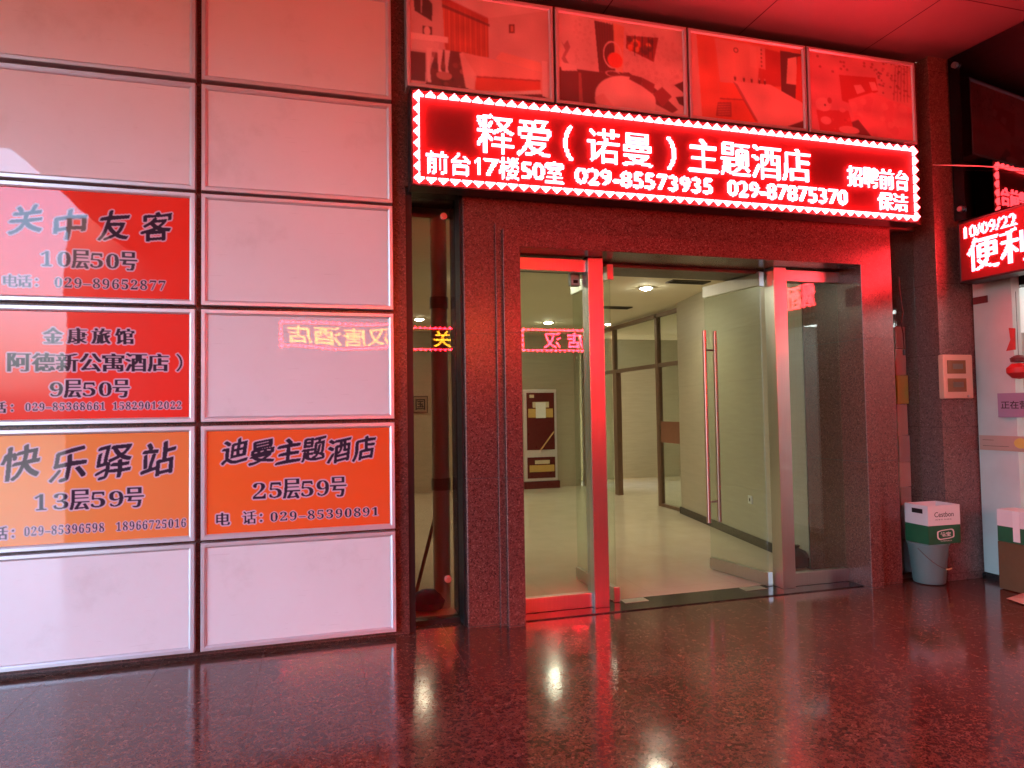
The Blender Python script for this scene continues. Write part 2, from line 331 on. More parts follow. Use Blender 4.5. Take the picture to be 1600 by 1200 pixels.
def dil(m, off):
    o = m.copy(); H, Wd = m.shape
    for dx, dz in off:
        z0, z1, x0, x1 = max(0, dz), min(H, H+dz), max(0, dx), min(Wd, Wd+dx)
        o[z0:z1, x0:x1] |= m[z0-dz:z1-dz, x0-dx:x1-dx]
    return o
def disc(r): return [(i, j) for i in range(-r, r+1) for j in range(-r, r+1) if i*i+j*j <= r*r+.5]
def brush_warp(k):
    def w(v):
        x, y = v[:, 0].copy(), v[:, 1].copy()
        return np.stack([x + .10*(y-.4) + .012*np.sin(9*y+k*2.1) + .018*np.sin(5*x+k), y + .15*(x-.5) + .016*np.sin(7*x+k*1.7) + .02*np.sin(4*y+k)], 1)
    return w
def bold_digits(s): return ''.join(chr(0x1D7CE+int(c)) if c.isdigit() else c for c in s)
DARK, HALO = (44,30,52), (214,188,208)
PXM = .0026
def signboard(bg, lines, w, h, grad=None):
    nx, nz = int(w/PXM), int(h/PXM); cv = Canvas(nx, nz, bg)
    if grad: cv.put(np.clip(cv.U*1.2-.1, 0, 1), grad, .8)
    for style, text, x0, x1, z0, z1 in lines:       # metres from the lower left corner of the box, clipped to the face
        q = lambda a: (a-.034)/PXM
        X0, X1, Z0, Z1 = q(x0), q(x1), q(z0), q(z1)
        m = np.zeros((nz, nx), bool); hgt = Z1-Z0
        if style == 'brush':
            n = len(text); cw = hgt*.92; gap = (X1-X0-cw)/(n-1) if n > 1 else 0
            for k, ch in enumerate(text):
                a = X0 + gap*k; lift = (math.sin(k*2.3+x0*9))*hgt*.05
                g = text_cells(nx, nz, ch, a, a+cw, Z0+lift, Z1+lift, .0, 1, brush_warp(k+x0*7))
                b = max(2, int(hgt*.03)); m |= dil(g, [(i, i//2 + (i > 0)) for i in range(-b, b+1)] + [(i, -1) for i in range(-1, b)] + [(0, 1)])
        elif style == 'song':
            n = len(text); cw = min(hgt*1.02, (X1-X0)/n*1.0); gap = (X1-X0-cw)/(n-1)
            for k, ch in enumerate(text):
                a = X0 + gap*k
                if ch == ' ': continue
                b = max(1, int(round(hgt*.045)))
                if ch in '（）': g = text_cells(nx, nz, ch, a+cw*.3, a+cw*.62, Z0, Z1, .01)
                elif ch in ':：': g = text_cells(nx, nz, ':', a+cw*.3, a+cw*.5, Z0+hgt*.1, Z0+hgt*.75, .01)
                elif ch.isdigit(): g = text_cells(nx, nz, bold_digits(ch), a+cw*.1, a+cw*(.9 if ch != '1' else .75), Z0+hgt*.08, Z0+hgt*.86, .0)
                else: g = text_cells(nx, nz, ch, a, a+cw, Z0, Z1, .0); g = dil(g, [(i, 0) for i in range(-b, b+1)])
                m |= g
        else:
            m = text_cells(nx, nz, bold_digits(text), X0, X1, Z0, Z1, .0, 1.18)
        hr = 3 if hgt > 25 else 2
        halo = cv.soft(dil(m, disc(hr)), 1)[::-1]; cv.put(halo, HALO, .92); cv.put(cv.soft(m, 1)[::-1], DARK, 1)
    return cv

# ------------------------------------------------------------------ the setting
X_LED0, Z_LED0 = .630, 3.030
f = MB(); f.poly([(-150,-150,0),(150,-150,0),(150,150,0),(-150,150,0)]); structure(f.build('pavement', M['floor']))
f = MB(); f.poly([(-2,4.97,.004),(9,4.97,.004),(9,13.5,.004),(-2,13.5,.004)]); structure(f.build('lobby_floor', M['lobby_floor']))
o = MB().box(-3.3, 9.2, -4.0, 4.72, 4.53, 4.95).box(-16, -3.3005, .5, 4.72, 4.53, 4.95).build('ceiling', M['ceiling']); structure(o)
o = MB().box(-2.2, 9.2, 5.20, 13.7, 3.0, 3.2).build('lobby_ceiling', M['lobby_ceiling']); structure(o)
w_ = MB().box(-16, .60, 4.72, 5.2, 0, 4.53).box(.60, 5.13, 4.72, 5.19, 3.075, 4.53)
tag(w_.build('granite_wall', M['wall_granite']), 'brown granite facade wall behind the light boxes and above the entrance', 'wall')
tag(MB().box(-4.15, 9.2, -4.4, -4.0, 0, 4.95).build('opposite_wall', M['wall_granite']), 'dark wall across the arcade, seen only mirrored in the glass', 'wall')
tag(MB().box(5.13, 5.475, 4.60, 5.30, 0, 4.53).build('pillar', M['pillar'], bevel=.004), 'grey red granite pillar between the entrance and the shop', 'pillar')

# ------------------------------------------------------------------ granite portal
pt = thing('entrance_portal', 'stepped polished red granite surround framing the glass entrance', 'door surround', (2.87, 4.7, 0))
XL, XR, ZT = 1.395, 4.345, 2.665
prof = [(0,5.33),(0,4.613),(.003,4.61),(.121,4.61),(.124,4.613),(.124,4.656),(.166,4.656),(.168,4.658),(.168,4.685),(.388,4.685),(.395,4.693),(.395,5.19)]
b = MB()
for d, y in prof: b.v += [(XL-d,y,0),(XL-d,y,ZT+d),(XR+d,y,ZT+d),(XR+d,y,0)]
for i in range(len(prof)-1):
    for k in range(3): b.f.append((i*4+k, i*4+k+1, i*4+4+k+1, i*4+4+k))
b.build('surround', M['granite'], pt)
MB().box(XL, XR, 5.33, 5.36, ZT, 3.06).build('lintel_back', M['cream'], pt)
MB().box(XL+.002, XR-.002, 4.99, 5.325, ZT-.03, ZT-.002).build('soffit_panel', M['darksteel'], pt)
tag(MB().box(XL, XR, 4.70, 4.985, .001, .008).build('threshold', M['black_stone'], bevel=.002), 'black granite threshold strip under the glass doors', 'threshold')
for x0 in (2.27, 3.34):
    lab = 'steel floor spring plate set in the threshold by the ' + ('left open door' if x0 < 3 else 'right open door')
    tag(MB().box(x0, x0+.20, 4.865, 4.965, .009, .012).build('floor_plate', M['steel'], bevel=.001), lab, 'floor plate', 'floor spring plates')

# ------------------------------------------------------------------ light boxes
FR = [(0,4.72),(0,4.664),(.003,4.660),(.022,4.660),(.030,4.665),(.0345,4.672),(.0345,4.700)]
ROWS = [(3.650,4.372),(2.932,3.622),(2.198,2.912),(1.459,2.172),(.721,1.434),(.037,.704)]
COLS = [(-1.94,-.735),(-.70,.505)]
KUAI = [('brush','快乐驿站',.165,1.09,.40,.61),('song','13层59号',.325,.91,.225,.345),('song','电话:',.06,.27,.075,.150),('num','029–85396598',.285,.70,.088,.142),('num','18966725016',.765,1.15,.088,.142)]
DIMAN = [('brush','迪曼主题酒店',.12,1.075,.455,.62),('song','25层59号',.295,.88,.230,.360),('song','电 话:',.09,.40,.085,.165),('num','029–85390891',.41,1.09,.092,.150)]
JIN = [('song','金康旅馆',.372,.852,.485,.580),('song','（阿德新公寓酒店）',.07,1.17,.318,.428),('song','9层50号',.398,.83,.160,.268),('song','电话:',.05,.255,.076,.140),('num','029–85368661',.283,.70,.085,.132),('num','15829012022',.742,1.122,.085,.132)]
GUAN = [('brush','关中友客',.185,1.06,.385,.570),('song','10层50号',.345,.865,.205,.320),('song','电话:',.165,.375,.083,.155),('num','029–89652877',.427,1.03,.088,.148)]
BOARDS = {(0,2): ((238,56,38), GUAN, None), (0,3): ((240,70,54), JIN, (240,52,38)), (0,4): ((238,160,84), KUAI, (238,126,62)), (1,4): ((242,108,40), DIMAN, (240,88,32))}  # amber and orange are one print; whiter and redder light painted in
LBL = {(0,0):'blank dusky light box at the top of the left column', (0,1):'blank light box above the red board reading 关中友客, catching a white arc of sky',
 (0,2):'red light box board reading 关中友客 10层50号', (0,3):'red light box board reading 金康旅馆 9层50号', (0,4):'orange light box board painted amber as under whiter light, reading 快乐驿站 13层59号',
 (0,5):'blank whitish light box at the foot of the left column', (1,0):'blank light box at the top of the right column beside the bedroom photo',
 (1,1):'blank light box just left of the big red LED sign, second from top', (1,2):'blank rosy light box third from top in the column nearest the door',
 (1,3):'blank light box mirroring an amber sign, above the orange board reading 迪曼主题酒店', (1,4):'orange light box board reading 迪曼主题酒店 25层59号',
 (1,5):'blank cream light box below the orange board reading 迪曼主题酒店'}
for ci, (x0, x1) in enumerate(COLS):
    for ri, (z0, z1) in enumerate(ROWS):
        t_ = thing('light_box', LBL[(ci, ri)], 'light box', ((x0+x1)/2, 4.72, z0), 0, 'framed light boxes on the granite wall')
        MB().ring(x0, x1, z0, z1, FR).build('frame', M['alu'], t_)
        a, b_, c, d = x0+.0345, x1-.0345, z0+.0345, z1-.0345
        if (ci, ri) in BOARDS:
            bg, lines, gr = BOARDS[(ci, ri)]
            printed_face('face', signboard(bg, lines, b_-a, d-c, gr), a, b_, c, d, 4.676, M['print'], t_)
        else:
            MB().box(a, b_, 4.676, 4.682, c, d).build('face', M['acrylic'], t_)

# ------------------------------------------------------------------ photo boxes above the sign
def photo_bedroom(c):
    c.poly([(0,0),(1,0),(1,1),(0,1)], (214,176,176)); c.poly([(.22,0),(1,0),(.55,.19)], (226,196,196), 1, 2); c.poly([(0,0),(.22,0),(.26,.5),(0,.5)], (206,170,168), 1, 2)
    c.poly([(.55,.19),(1,.02),(1,.62),(.53,.52)], (216,184,182), 1, 2)
    c.poly([(.22,.02),(.55,.2),(.55,.62),(.24,.62)], (196,84,54))
    for k in range(26):
        u = .23+k*.0125; c.poly([(u,.05+k*.006),(u+.005,.05+k*.006),(u+.006,.62),(u+.001,.62)], (150,40,28) if k % 3 else (226,120,80), .55)
    c.poly([(.22,.10),(.56,.25),(.56,.28),(.22,.14)], (104,24,20), .8); c.poly([(.22,.02),(.55,.18),(.55,.24),(.22,.10)], (180,60,44), .7)
    c.poly([(.18,.60),(.40,.60),(.40,1),(.10,1)], (110,44,40)); c.speck([(.15,.62),(.42,.62),(.42,1),(.12,1)], 160, [(196,120,110),(70,22,22),(150,80,70)], .01, .03)
    c.ell(.23,.88,.055,.045,(214,150,140),.8)
    c.poly([(.02,.0),(.08,.0),(.155,.12),(.15,.31),(.03,.22)], (62,22,24)); c.poly([(.072,.0),(.085,0),(.08,.24),(.072,.23)], (200,160,160), .9)
    c.poly([(0,.46),(.26,.46),(.26,.52),(0,.53)], (236,206,204)); c.poly([(0,.53),(.20,.53),(.19,.64),(0,.63)], (224,190,188))
    for u in (.11,.185,.235): c.poly([(u,.60),(u+.04,.60),(u+.02,.80),(u+.03,.97 if u < .15 else .84),(u+.005,.97 if u < .15 else .84)], (234,204,202))
    c.poly([(0,.66),(.105,.66),(.10,.97),(0,.97)], (86,26,26)); c.poly([(.085,.37),(.15,.37),(.15,.46),(.085,.46)], (84,34,32)); c.ell(.115,.42,.022,.05,(220,190,186))
    c.poly([(.34,.62),(.36,.60),(.60,.64),(.94,.72),(.97,.78),(.97,.99),(.44,1),(.38,.98)], (228,170,158)); c.poly([(.60,.62),(.64,.54),(.93,.60),(.96,.72),(.62,.64)], (232,176,160), 1, 2)
    c.poly([(.44,.84),(.93,.80),(.93,.92),(.60,.98),(.45,1)], (222,84,54), 1, 2); c.poly([(.44,.84),(.93,.80),(.93,.815),(.44,.86)], (150,50,40), .7)
    c.poly([(.34,.62),(.36,.6),(.46,.84),(.44,1),(.385,.98)], (238,192,184), .8, 2); c.poly([(.60,1),(.93,.91),(.94,.95),(.70,1)], (240,212,208)); c.poly([(.72,1),(.94,.955),(.98,1)], (96,30,30))
    c.poly([(.945,.58),(.985,.58),(.985,.98),(.945,.98)], (236,206,206)); c.poly([(.70,.22),(.745,.21),(.745,.31),(.70,.32)], (120,36,34)); c.poly([(.712,.235),(.735,.23),(.735,.295),(.712,.30)], (206,120,100))
def photo_round_bed(c):
    c.poly([(0,0),(1,0),(1,1),(0,1)], (222,186,184)); c.poly([(0,.0),(.28,.02),(.31,.62),(.16,.65),(0,.66)], (228,196,196))
    c.poly([(.0,.62),(.30,.62),(.55,.58),(.62,.66),(.3,1),(0,1)], (112,26,30)); c.poly([(.15,.66),(.17,.66),(.18,1),(.15,1)], (190,100,96), .7)
    c.poly([(.28,.03),(.44,.05),(.44,.60),(.31,.62)], (110,26,30))
    for k in range(7): c.poly([(.29+k*.022,.03),(.297+k*.022,.03),(.32+k*.018,.6),(.314+k*.018,.6)], (70,12,16), .7)
    c.poly([(.43,.02),(.52,.05),(.50,.6),(.44,.56)], (230,160,130), .9, 2)
    for k in range(150):
        u, v = .5+random.random()*.5, .08+random.random()*.6
        c.ell(u, v, .011, .018, (196,140,140), .5, 1, .4)
    for k in range(40): c.ell(.12+random.random()*.17, .04+random.random()*.5, .009, .014, (192,140,140), .5, 1, .4)
    c.ell(.42,.40,.075,.16,(232,190,186),1,1,.12); c.ell(.44,.46,.06,.09,(236,66,30)); c.ell(.42,.62,.06,.035,(220,170,170),.9,1,.2)
    c.poly([(.535,.15),(.80,.12),(.755,.42),(.53,.30)], (150,28,16))
    for k in range(16): c.ell(.55+random.random()*.20, .17+random.random()*.15, .02, .035, [(240,80,30),(60,8,8),(250,150,90),(100,14,10)][k % 4], .75, 2)
    for u in (.60,.66,.71,.745): c.poly([(u,.13),(u+.010,.13),(u+.004,.38),(u-.003,.37)], (46,6,8), .85)
    c.poly([(.02,.32),(.04,.36),(.07,.30),(.09,.38),(.05,.5),(.08,.58),(.05,.6),(.02,.52),(.05,.42)], (150,70,74), .7); c.poly([(.01,.56),(.13,.58),(.14,.64),(.02,.66)], (236,204,204))
    c.poly([(.40,.62),(.55,.60),(.72,.68),(.86,.84),(.95,.95),(.9,1),(.5,.75)], (124,34,42)); c.ell(.52,.90,.245,.27,(238,196,194),1,2)
    c.poly([(.27,.92),(.34,.86),(.42,1),(.28,1)], (226,160,158), .8, 2)
    for pts, col in (([(.66,.62),(.76,.68),(.74,.80),(.65,.72)], (142,44,52)), ([(.74,.80),(.82,.70),(.90,.80),(.82,.94)], (150,46,54)), ([(.56,.60),(.66,.62),(.65,.72),(.55,.66)], (130,38,46)), ([(.92,.66),(1,.60),(1,.74)], (90,24,26)), ([(.93,.80),(1,.78),(1,.9),(.96,.88)], (80,18,22))): c.poly(pts, col, 1, 1)
def photo_orange_room(c):
    c.poly([(0,0),(1,0),(1,1),(0,1)], (226,120,96)); c.poly([(0,0),(.07,0),(.12,1),(0,1)], (226,180,172)); c.poly([(.05,0),(.20,.02),(.24,.9),(.20,1),(.08,1)], (226,110,82), 1, 2)
    c.poly([(.21,.02),(.66,.04),(.62,.55),(.25,.60)], (226,158,146), 1, 3); c.poly([(.62,.05),(.84,.08),(.84,.5),(.58,.54)], (190,40,24), .9, 4)
    c.poly([(.80,.05),(1,.06),(1,.72),(.80,.6)], (96,20,16)); c.poly([(.87,.14),(.955,.10),(.95,.46),(.85,.46)], (232,186,176)); c.poly([(.96,.10),(1,.08),(1,.72),(.93,.66)], (214,70,40))
    c.poly([(.24,.55),(.68,.52),(.7,.6),(.24,.78)], (232,110,76)); c.poly([(.24,.74),(.46,.72),(.62,1),(.20,1)], (224,90,54)); c.poly([(.24,.745),(.46,.725),(.46,.735),(.24,.76)], (130,30,22), .8)
    c.poly([(.36,.52),(.70,.50),(1,.68),(1,1),(.58,1)], (236,176,172), 1, 1); c.poly([(.36,.52),(.40,.55),(.58,.98),(.55,.98)], (150,40,32), .7)
    c.poly([(.84,1),(1,.9),(1,1)], (110,26,24)); c.poly([(.22,.80),(.34,.78),(.34,.96),(.20,.97)], (140,34,30), .8)
    for k in range(5): c.poly([(.22,.82+k*.03),(.33,.80+k*.03),(.33,.81+k*.03),(.22,.835+k*.03)], (214,110,90), .8)
    for k, u in enumerate((.38,.46,.53,.60,.65)): c.ell(u, .475, .010, .035, (110,26,24)); c.ell(u, .45, .007, .012, (220,160,150))
    c.ell(.395,.13,.022,.032,(120,40,40),1,1,.35)
    for u in (.52,.60): c.poly([(u,.06),(u+.06,.06),(u+.06,.32),(u,.31)], (232,176,168), .6)
    for k in range(5): c.ell(.625, .08+k*.05, .007, .014, (120,40,40), .9)
def photo_teddy_room(c):
    c.poly([(0,0),(1,0),(1,1),(0,1)], (224,140,150)); c.poly([(.62,0),(1,0),(1,.6),(.66,.42)], (222,150,158), 1, 2)
    for k in range(60): c.ell(.62+random.random()*.37, random.random()*.42, .008+.008*random.random(), .014, [(150,60,72),(180,90,100),(120,40,52)][k % 3], .7)
    for k in range(5): c.poly([(.84+k*.03,.02),(.85+k*.03,.02),(.82+k*.035,.5),(.81+k*.035,.48)], (160,60,72), .6)
    for u, v in ((.30,.08),(.33,.08),(.30,.17),(.36,.17),(.33,.13),(.10,.18),(.22,.22),(.08,.05),(.53,.05),(.61,.05),(.53,.09),(.60,.09)): c.ell(u, v, .014, .017, (170,60,74), .8)
    c.poly([(.28,.25),(.64,.22),(.66,.40),(.36,.60),(.30,.58)], (200,34,48), 1, 2)
    c.poly([(.42,.36),(.49,.34),(.53,.42),(.45,.47)], (232,170,178)); c.poly([(.57,.29),(.63,.28),(.66,.38),(.60,.40)], (232,170,178))
    c.poly([(.36,.56),(.60,.42),(1,.56),(1,1),(.52,1),(.42,.82)], (230,138,148), 1, 2)
    c.speck([(.36,.56),(.60,.42),(1,.56),(1,1),(.52,1),(.42,.82)], 90, [(222,120,132),(236,158,166)], .02, .05)
    c.poly([(.36,.86),(.45,.80),(.58,1),(.40,1)], (110,36,46), .9, 2)
    c.poly([(.05,.74),(.20,.72),(.36,.70),(.40,.92),(.30,1),(.08,1)], (206,60,76), 1, 2); c.speck([(.15,.74),(.38,.72),(.40,.95),(.2,.98)], 80, [(186,44,60),(222,90,104)], .008, .02)
    c.ell(.12,.66,.075,.085,(234,168,176)); c.ell(.135,.665,.010,.014,(70,20,26)); c.ell(.18,.60,.022,.04,(190,70,84)); c.ell(.14,.86,.05,.05,(234,160,170)); c.ell(.30,.70,.03,.03,(232,150,160)); c.ell(.36,.95,.10,.05,(234,160,168))
PH = [((.604,1.672), photo_bedroom, 'photo panel of a white bed before an orange curtain, nearest the light boxes'),
      ((1.690,2.768), photo_round_bed, 'photo panel of a round white bed and a hanging egg chair'),
      ((2.786,3.862), photo_orange_room, 'photo panel of an orange room with a white corner bed'),
      ((3.882,4.982), photo_teddy_room, 'photo panel of a pink room with soft toys, nearest the pillar')]
FP = [(0,4.72),(0,4.604),(.003,4.600),(.020,4.600),(.026,4.606),(.030,4.612),(.030,4.640)]
for (x0, x1), fn, lab in PH:
    t_ = thing('photo_panel', lab, 'photo panel', ((x0+x1)/2, 4.72, 3.735), 0, 'framed room photos above the LED sign')
    MB().ring(x0, x1, 3.735, 4.450, FP).build('frame', M['alu'], t_)
    cv = Canvas(300, 190, (220,180,180)); fn(cv)
    sm = cv.c.copy()
    for _ in range(2):
        p = np.pad(sm, ((1,1),(1,1),(0,0)), mode='edge'); sm = (p[1:-1,1:-1]*2+p[:-2,1:-1]+p[2:,1:-1]+p[1:-1,:-2]+p[1:-1,2:])/6
    lowf = np.random.rand(7, 9); gx = np.linspace(0, 7.99, cv.nx); gy = np.linspace(0, 5.99, cv.ny); ix, iy = gx.astype(int), gy.astype(int); tx, ty = gx-ix, (gy-iy)[:, None]
    lf = (lowf[iy][:, ix]*(1-tx)+lowf[iy][:, ix+1]*tx)*(1-ty) + (lowf[iy+1][:, ix]*(1-tx)+lowf[iy+1][:, ix+1]*tx)*ty
    cv.c = np.clip((.07 + .98*sm**1.1)*(.80+.36*lf[..., None])*(.96+.08*np.random.rand(cv.ny, cv.nx, 1)), 0, 1)
    printed_face('photograph', cv, x0+.030, x1-.030, 3.765, 4.420, 4.616, M['photo'], t_)

# ------------------------------------------------------------------ LED signs
PX, PZ = 4.22/416, .0098
g1 = np.zeros((64, 416), bool); g2 = g1.copy(); led_border(g1)
cx_ = lambda c: (c*.01+.668-X_LED0)/PX
cz_ = lambda r: (r*.01+3.035-Z_LED0)/PZ
for s_, a, b_, c, d, off in (('释爱',39.5,93,24,51,1),('（',103.5,109.5,24,49,2),('诺曼',121,173,24.3,49.6,1),('）',185,191.5,24,48.5,2),('主题酒店',203,311,23.5,50,1),
        ('前台',4.4,35,6.8,22.2,1),('7',45,54.4,8.2,20.0,2),('楼',55,69.8,6.6,22.3,1),('50',71.5,87.6,8.2,20,2),('室',88.8,102.3,6.6,22.3,1),('029-85573935',111.6,222,8.0,19.4,2),('029-87875370',235.7,346,8.0,19.9,2),('招聘前台',347.3,408.5,24,41,1),('保洁',376.3,407,6.5,21.4,1)):
    led_text(g2, s_, cx_(a), cx_(b_), cz_(c), cz_(d), off)
g2[9:21, 43:45] = 1; g2[18:20, 42:43] = 1; g2[17:19, 41:42] = 1      # the figure 1, a bare stem with a flag
led_sign('wide red LED sign over the entrance reading 释爱（诺曼）主题酒店', (X_LED0, 4.50, Z_LED0), 0, {'lit_border': g1, 'lit_lettering': g2 & ~g1}, PX, PZ, {'lit_border': M['led_white'], 'lit_lettering': M['led_red']}, group='LED signs')
# the shop's sign on the right
g = np.zeros((48, 176), bool)
led_text(g, '10/09/22', 5, 49, 35, 44.5, 2); led_text(g, '星期六', 56, 86, 34, 46, 1); led_text(g, '便利店', 7, 90, 6, 33.5, 3); led_text(g, '烟酒饮料', 94, 172, 6, 33.5, 3)
led_sign('red LED shop sign reading 10/09/22 便利店', (5.25, 4.47, 2.535), -math.pi/2, {'lit_lettering': g}, .01, .01, {'lit_lettering': M['led_shop']}, depth=.2, bulb=.004, group='LED signs')
# signs across the arcade, seen mirrored in the boxes and the glass
def far_sign(label, xr, z, nx, texts, mat, nz=40):
    ga = np.zeros((nz, nx), bool); gb = ga.copy(); led_border(ga)
    for s_, a, b_, c, d in texts: led_text(gb, s_, a, b_, c, d, 2)
    led_sign(label, (xr, -3.80, z), math.pi, {'lit_border': ga, 'lit_lettering': gb & ~ga}, .0125, .0125, {'lit_border': M['led_far'], 'lit_lettering': mat}, depth=.19, bulb=.004, group='LED signs')
far_sign('amber LED sign reading 汉唐酒店 across the arcade, seen mirrored in a light box', 1.55, 2.72, 176, [('汉唐酒店',14,164,7,33)], M['led_amber'])
far_sign('red LED sign reading 关中友客 across the arcade, seen mirrored in the narrow window', 3.95, 2.72, 184, [('关',106,134,7,33),('第一层',60,100,22,33),('3083',60,100,7,18),('中友',10,54,7,33)], M['led_amber'])
far_sign('red LED sign reading 汉唐 across the arcade, seen mirrored in the side window', 6.6, 2.72, 200, [('汉',130,160,7,33),('店',90,118,7,33),('住宿',14,76,7,33)], M['led_far'])

# ------------------------------------------------------------------ glass entrance
GE = thing('glass_entrance', 'frameless glass entrance with steel posts and two doors standing open', 'glass entrance', (2.87, 4.88, .0085))
for x0, lab in ((2.000, 'brushed steel door post between the left side window and left open door'), (3.660, 'brushed steel door post between the right open door and right side window')):
    MB().box(x0, x0+.122, 4.82, 4.95, .0085, 2.663).build('door_post', M['steel'], GE, bevel=.003)['label'] = lab
for x0, x1, lab in ((1.397, 1.998, 'fixed glass side window with red cabinet visible behind it'), (3.784, 4.343, 'fixed glass side window at the right end of the entrance')):
    t_ = part('side_window', lab, ((x0+x1)/2, 4.88, .01), GE)
    MB().box(x0+.003, x1-.003, 4.878, 4.890, .116, 2.556).build('glass_pane', M['glass'], t_)
    MB().box(x0, x1, 4.855, 4.915, .010, .115).build('bottom_rail', M['steel'], t_, bevel=.002)
    MB().box(x0, x1, 4.855, 4.915, 2.557, 2.650).build('top_rail', M['steel'], t_, bevel=.002)
def door(px_, py, ang, L, lab, handle=True):
    t_ = part('door', lab, (px_, py, .012), GE, ang)
    MB().box(.0, L, -.006, .006, .105, 2.515).build('glass_pane', M['glass'], t_, local=True)
    MB().box(0, L, -.022, .022, .004, .104).build('bottom_rail', M['steel'], t_, local=True, bevel=.002)
    MB().box(0, L, -.022, .022, 2.516, 2.620).build('top_rail', M['steel'], t_, local=True, bevel=.002)
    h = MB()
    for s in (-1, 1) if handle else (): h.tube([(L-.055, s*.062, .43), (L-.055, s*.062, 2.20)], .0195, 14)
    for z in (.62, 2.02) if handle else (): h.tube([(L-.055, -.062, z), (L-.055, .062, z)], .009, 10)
    if handle: h.build('handle', M['led_reflecting_steel'], t_, smooth=True, local=True)
    for z0, z1 in ((2.505, 2.630), (-.002, .112)): MB().box(-.022, .008, -.026, .026, z0, z1).build('pivot', M['steel'], t_, local=True, bevel=.003)
door(2.225, 4.935, R(91), .76, 'left glass door swung fully inward, seen almost edge on', False)
door(3.615, 4.950, R(98.5), .70, 'right glass door swung inward with long tubular pull handles')
t_ = thing('door_sensor', 'small white sensor box at the top of the left side window', 'sensor', (1.955, 5.0, 2.47))
MB().box(1.915, 1.992, 4.97, 5.03, 2.47, 2.58).build('case', M['plastic_white'], t_, bevel=.006); MB().box(1.935, 1.972, 4.966, 4.9695, 2.49, 2.515).build('lens', M['black'], t_)

# narrow windows either side of the portal
t_ = thing('narrow_window', 'tall narrow dark framed window between light boxes and entrance portal', 'window', (.8, 4.9, 0), 0, 'tall narrow windows beside the portal')
MB().box(.645, .985, 4.900, 4.912, .03, 3.06).build('glass_pane', M['glass_dark'], t_)
MB().box(.602, .645, 4.735, 4.95, .0, 3.07).box(.985, .9985, 4.74, 4.95, .0, 3.07).box(.645, .985, 4.86, 4.95, .0, .030).box(.645, .985, 4.80, 4.95, 3.06, 3.0745).build('frame', M['black'], t_)
for z in (.30, 2.93):
    MB().tube([(.90, 4.885, z), (.90, 4.8995, z)], .026, 18).tube([(.90, 4.875, z), (.90, 4.885, z)], .018, 18).build('fixing_bolt', M['steel'], t_, smooth=True)
t_ = thing('narrow_window', 'tall narrow window between the portal and the granite pillar', 'window', (4.96, 4.82, 0), 0, 'tall narrow windows beside the portal')
MB().box(4.795, 5.125, 4.820, 4.832, .03, 3.04).build('glass_pane', M['glass'], t_)
MB().box(4.7945, 4.80, 4.79, 4.86, .03, 3.04).box(4.7945, 5.128, 4.79, 4.86, .0, .03).box(4.7945, 5.128, 4.79, 4.86, 3.04, 3.0745).build('frame', M['darksteel'], t_)
tag(MB().tube([(4.93,4.80,2.62),(4.935,4.795,2.45),(4.95,4.79,2.3),(4.925,4.79,2.22),(4.945,4.79,2.12),(4.95,4.79,1.98)], .005, 8).tube([(4.95,4.79,1.98),(4.95,4.79,1.93)], .012, 10).build('cable', M['black']), 'thin black cable dangling in front of the right narrow window', 'cable')

# ------------------------------------------------------------------ lobby
lw = MB().box(-2.2, -2.0, 5.2, 13.7, 0, 3.0)
tag(lw.build('lobby_wall', M['cream_y']), 'cream side wall at the far left of the lobby', 'wall')
tag(MB().box(-2.0, 5.0, 12.62, 12.8, 0, 3.0).box(4.9, 9.2, 13.5, 13.7, 0, 3.0).build('lobby_wall', M['cream']), 'cream back wall of the lobby behind the hose cabinet', 'wall')
t_ = thing('lobby_wall', 'cream travertine lobby wall right of the doors with dark skirting', 'wall', (4.7, 7, 0))
MB().prism([(4.36,5.36),(4.62,5.36),(5.25,8.70),(4.97,8.72)], 0, 3.0).build('wall', M['cream_y'], t_)
MB().prism([(4.345,5.36),(4.358,5.36),(4.968,8.72),(4.952,8.722)], .005, .10).build('skirting', M['black_stone'], t_)
MB().box(4.952, 5.25, 8.722, 8.74, .005, .10).build('skirting', M['black_stone'], t_)
tag(MB().box(9.0, 9.2, 5.2, 13.7, 0, 3.0).build('lobby_wall', M['cream_y']), 'cream wall at the far end of the room behind the partition', 'wall')
t_ = thing('glass_partition', 'brown framed glass partition with a doorway, deep in the lobby', 'partition', (5.1, 10.5, 0))
fr = MB()
for y in (8.78, 9.50, 11.08, 12.58): fr.box(5.04, 5.11, y-.035, y+.035, .005, 2.96)
fr.box(5.04, 5.11, 8.745, 12.615, 2.90, 2.96); fr.box(5.045, 5.105, 8.815, 12.545, 2.13, 2.19)
fr.box(5.046, 5.104, 9.44, 9.465, .005, 2.13); fr.box(5.03, 5.12, 10.95, 11.045, .005, 2.13); fr.box(5.047, 5.103, 8.815, 9.44, .005, .05)
fr.build('frame', M['bronze'], t_)
for y0, y1, z0, z1 in ((8.815,9.465,2.19,2.90),(9.535,11.045,2.19,2.90),(11.115,12.545,2.19,2.90),(8.815,9.44,.05,2.13),(11.115,12.545,.02,2.13)):
    MB().box(5.07, 5.08, y0, y1, z0, z1).build('glass_pane', M['glass'], t_)
MB().box(5.055, 5.069, 8.83, 9.43, .98, 1.30).build('push_panel', plain('brown_laminate', (.22,.09,.05), .5), t_, bevel=.003)
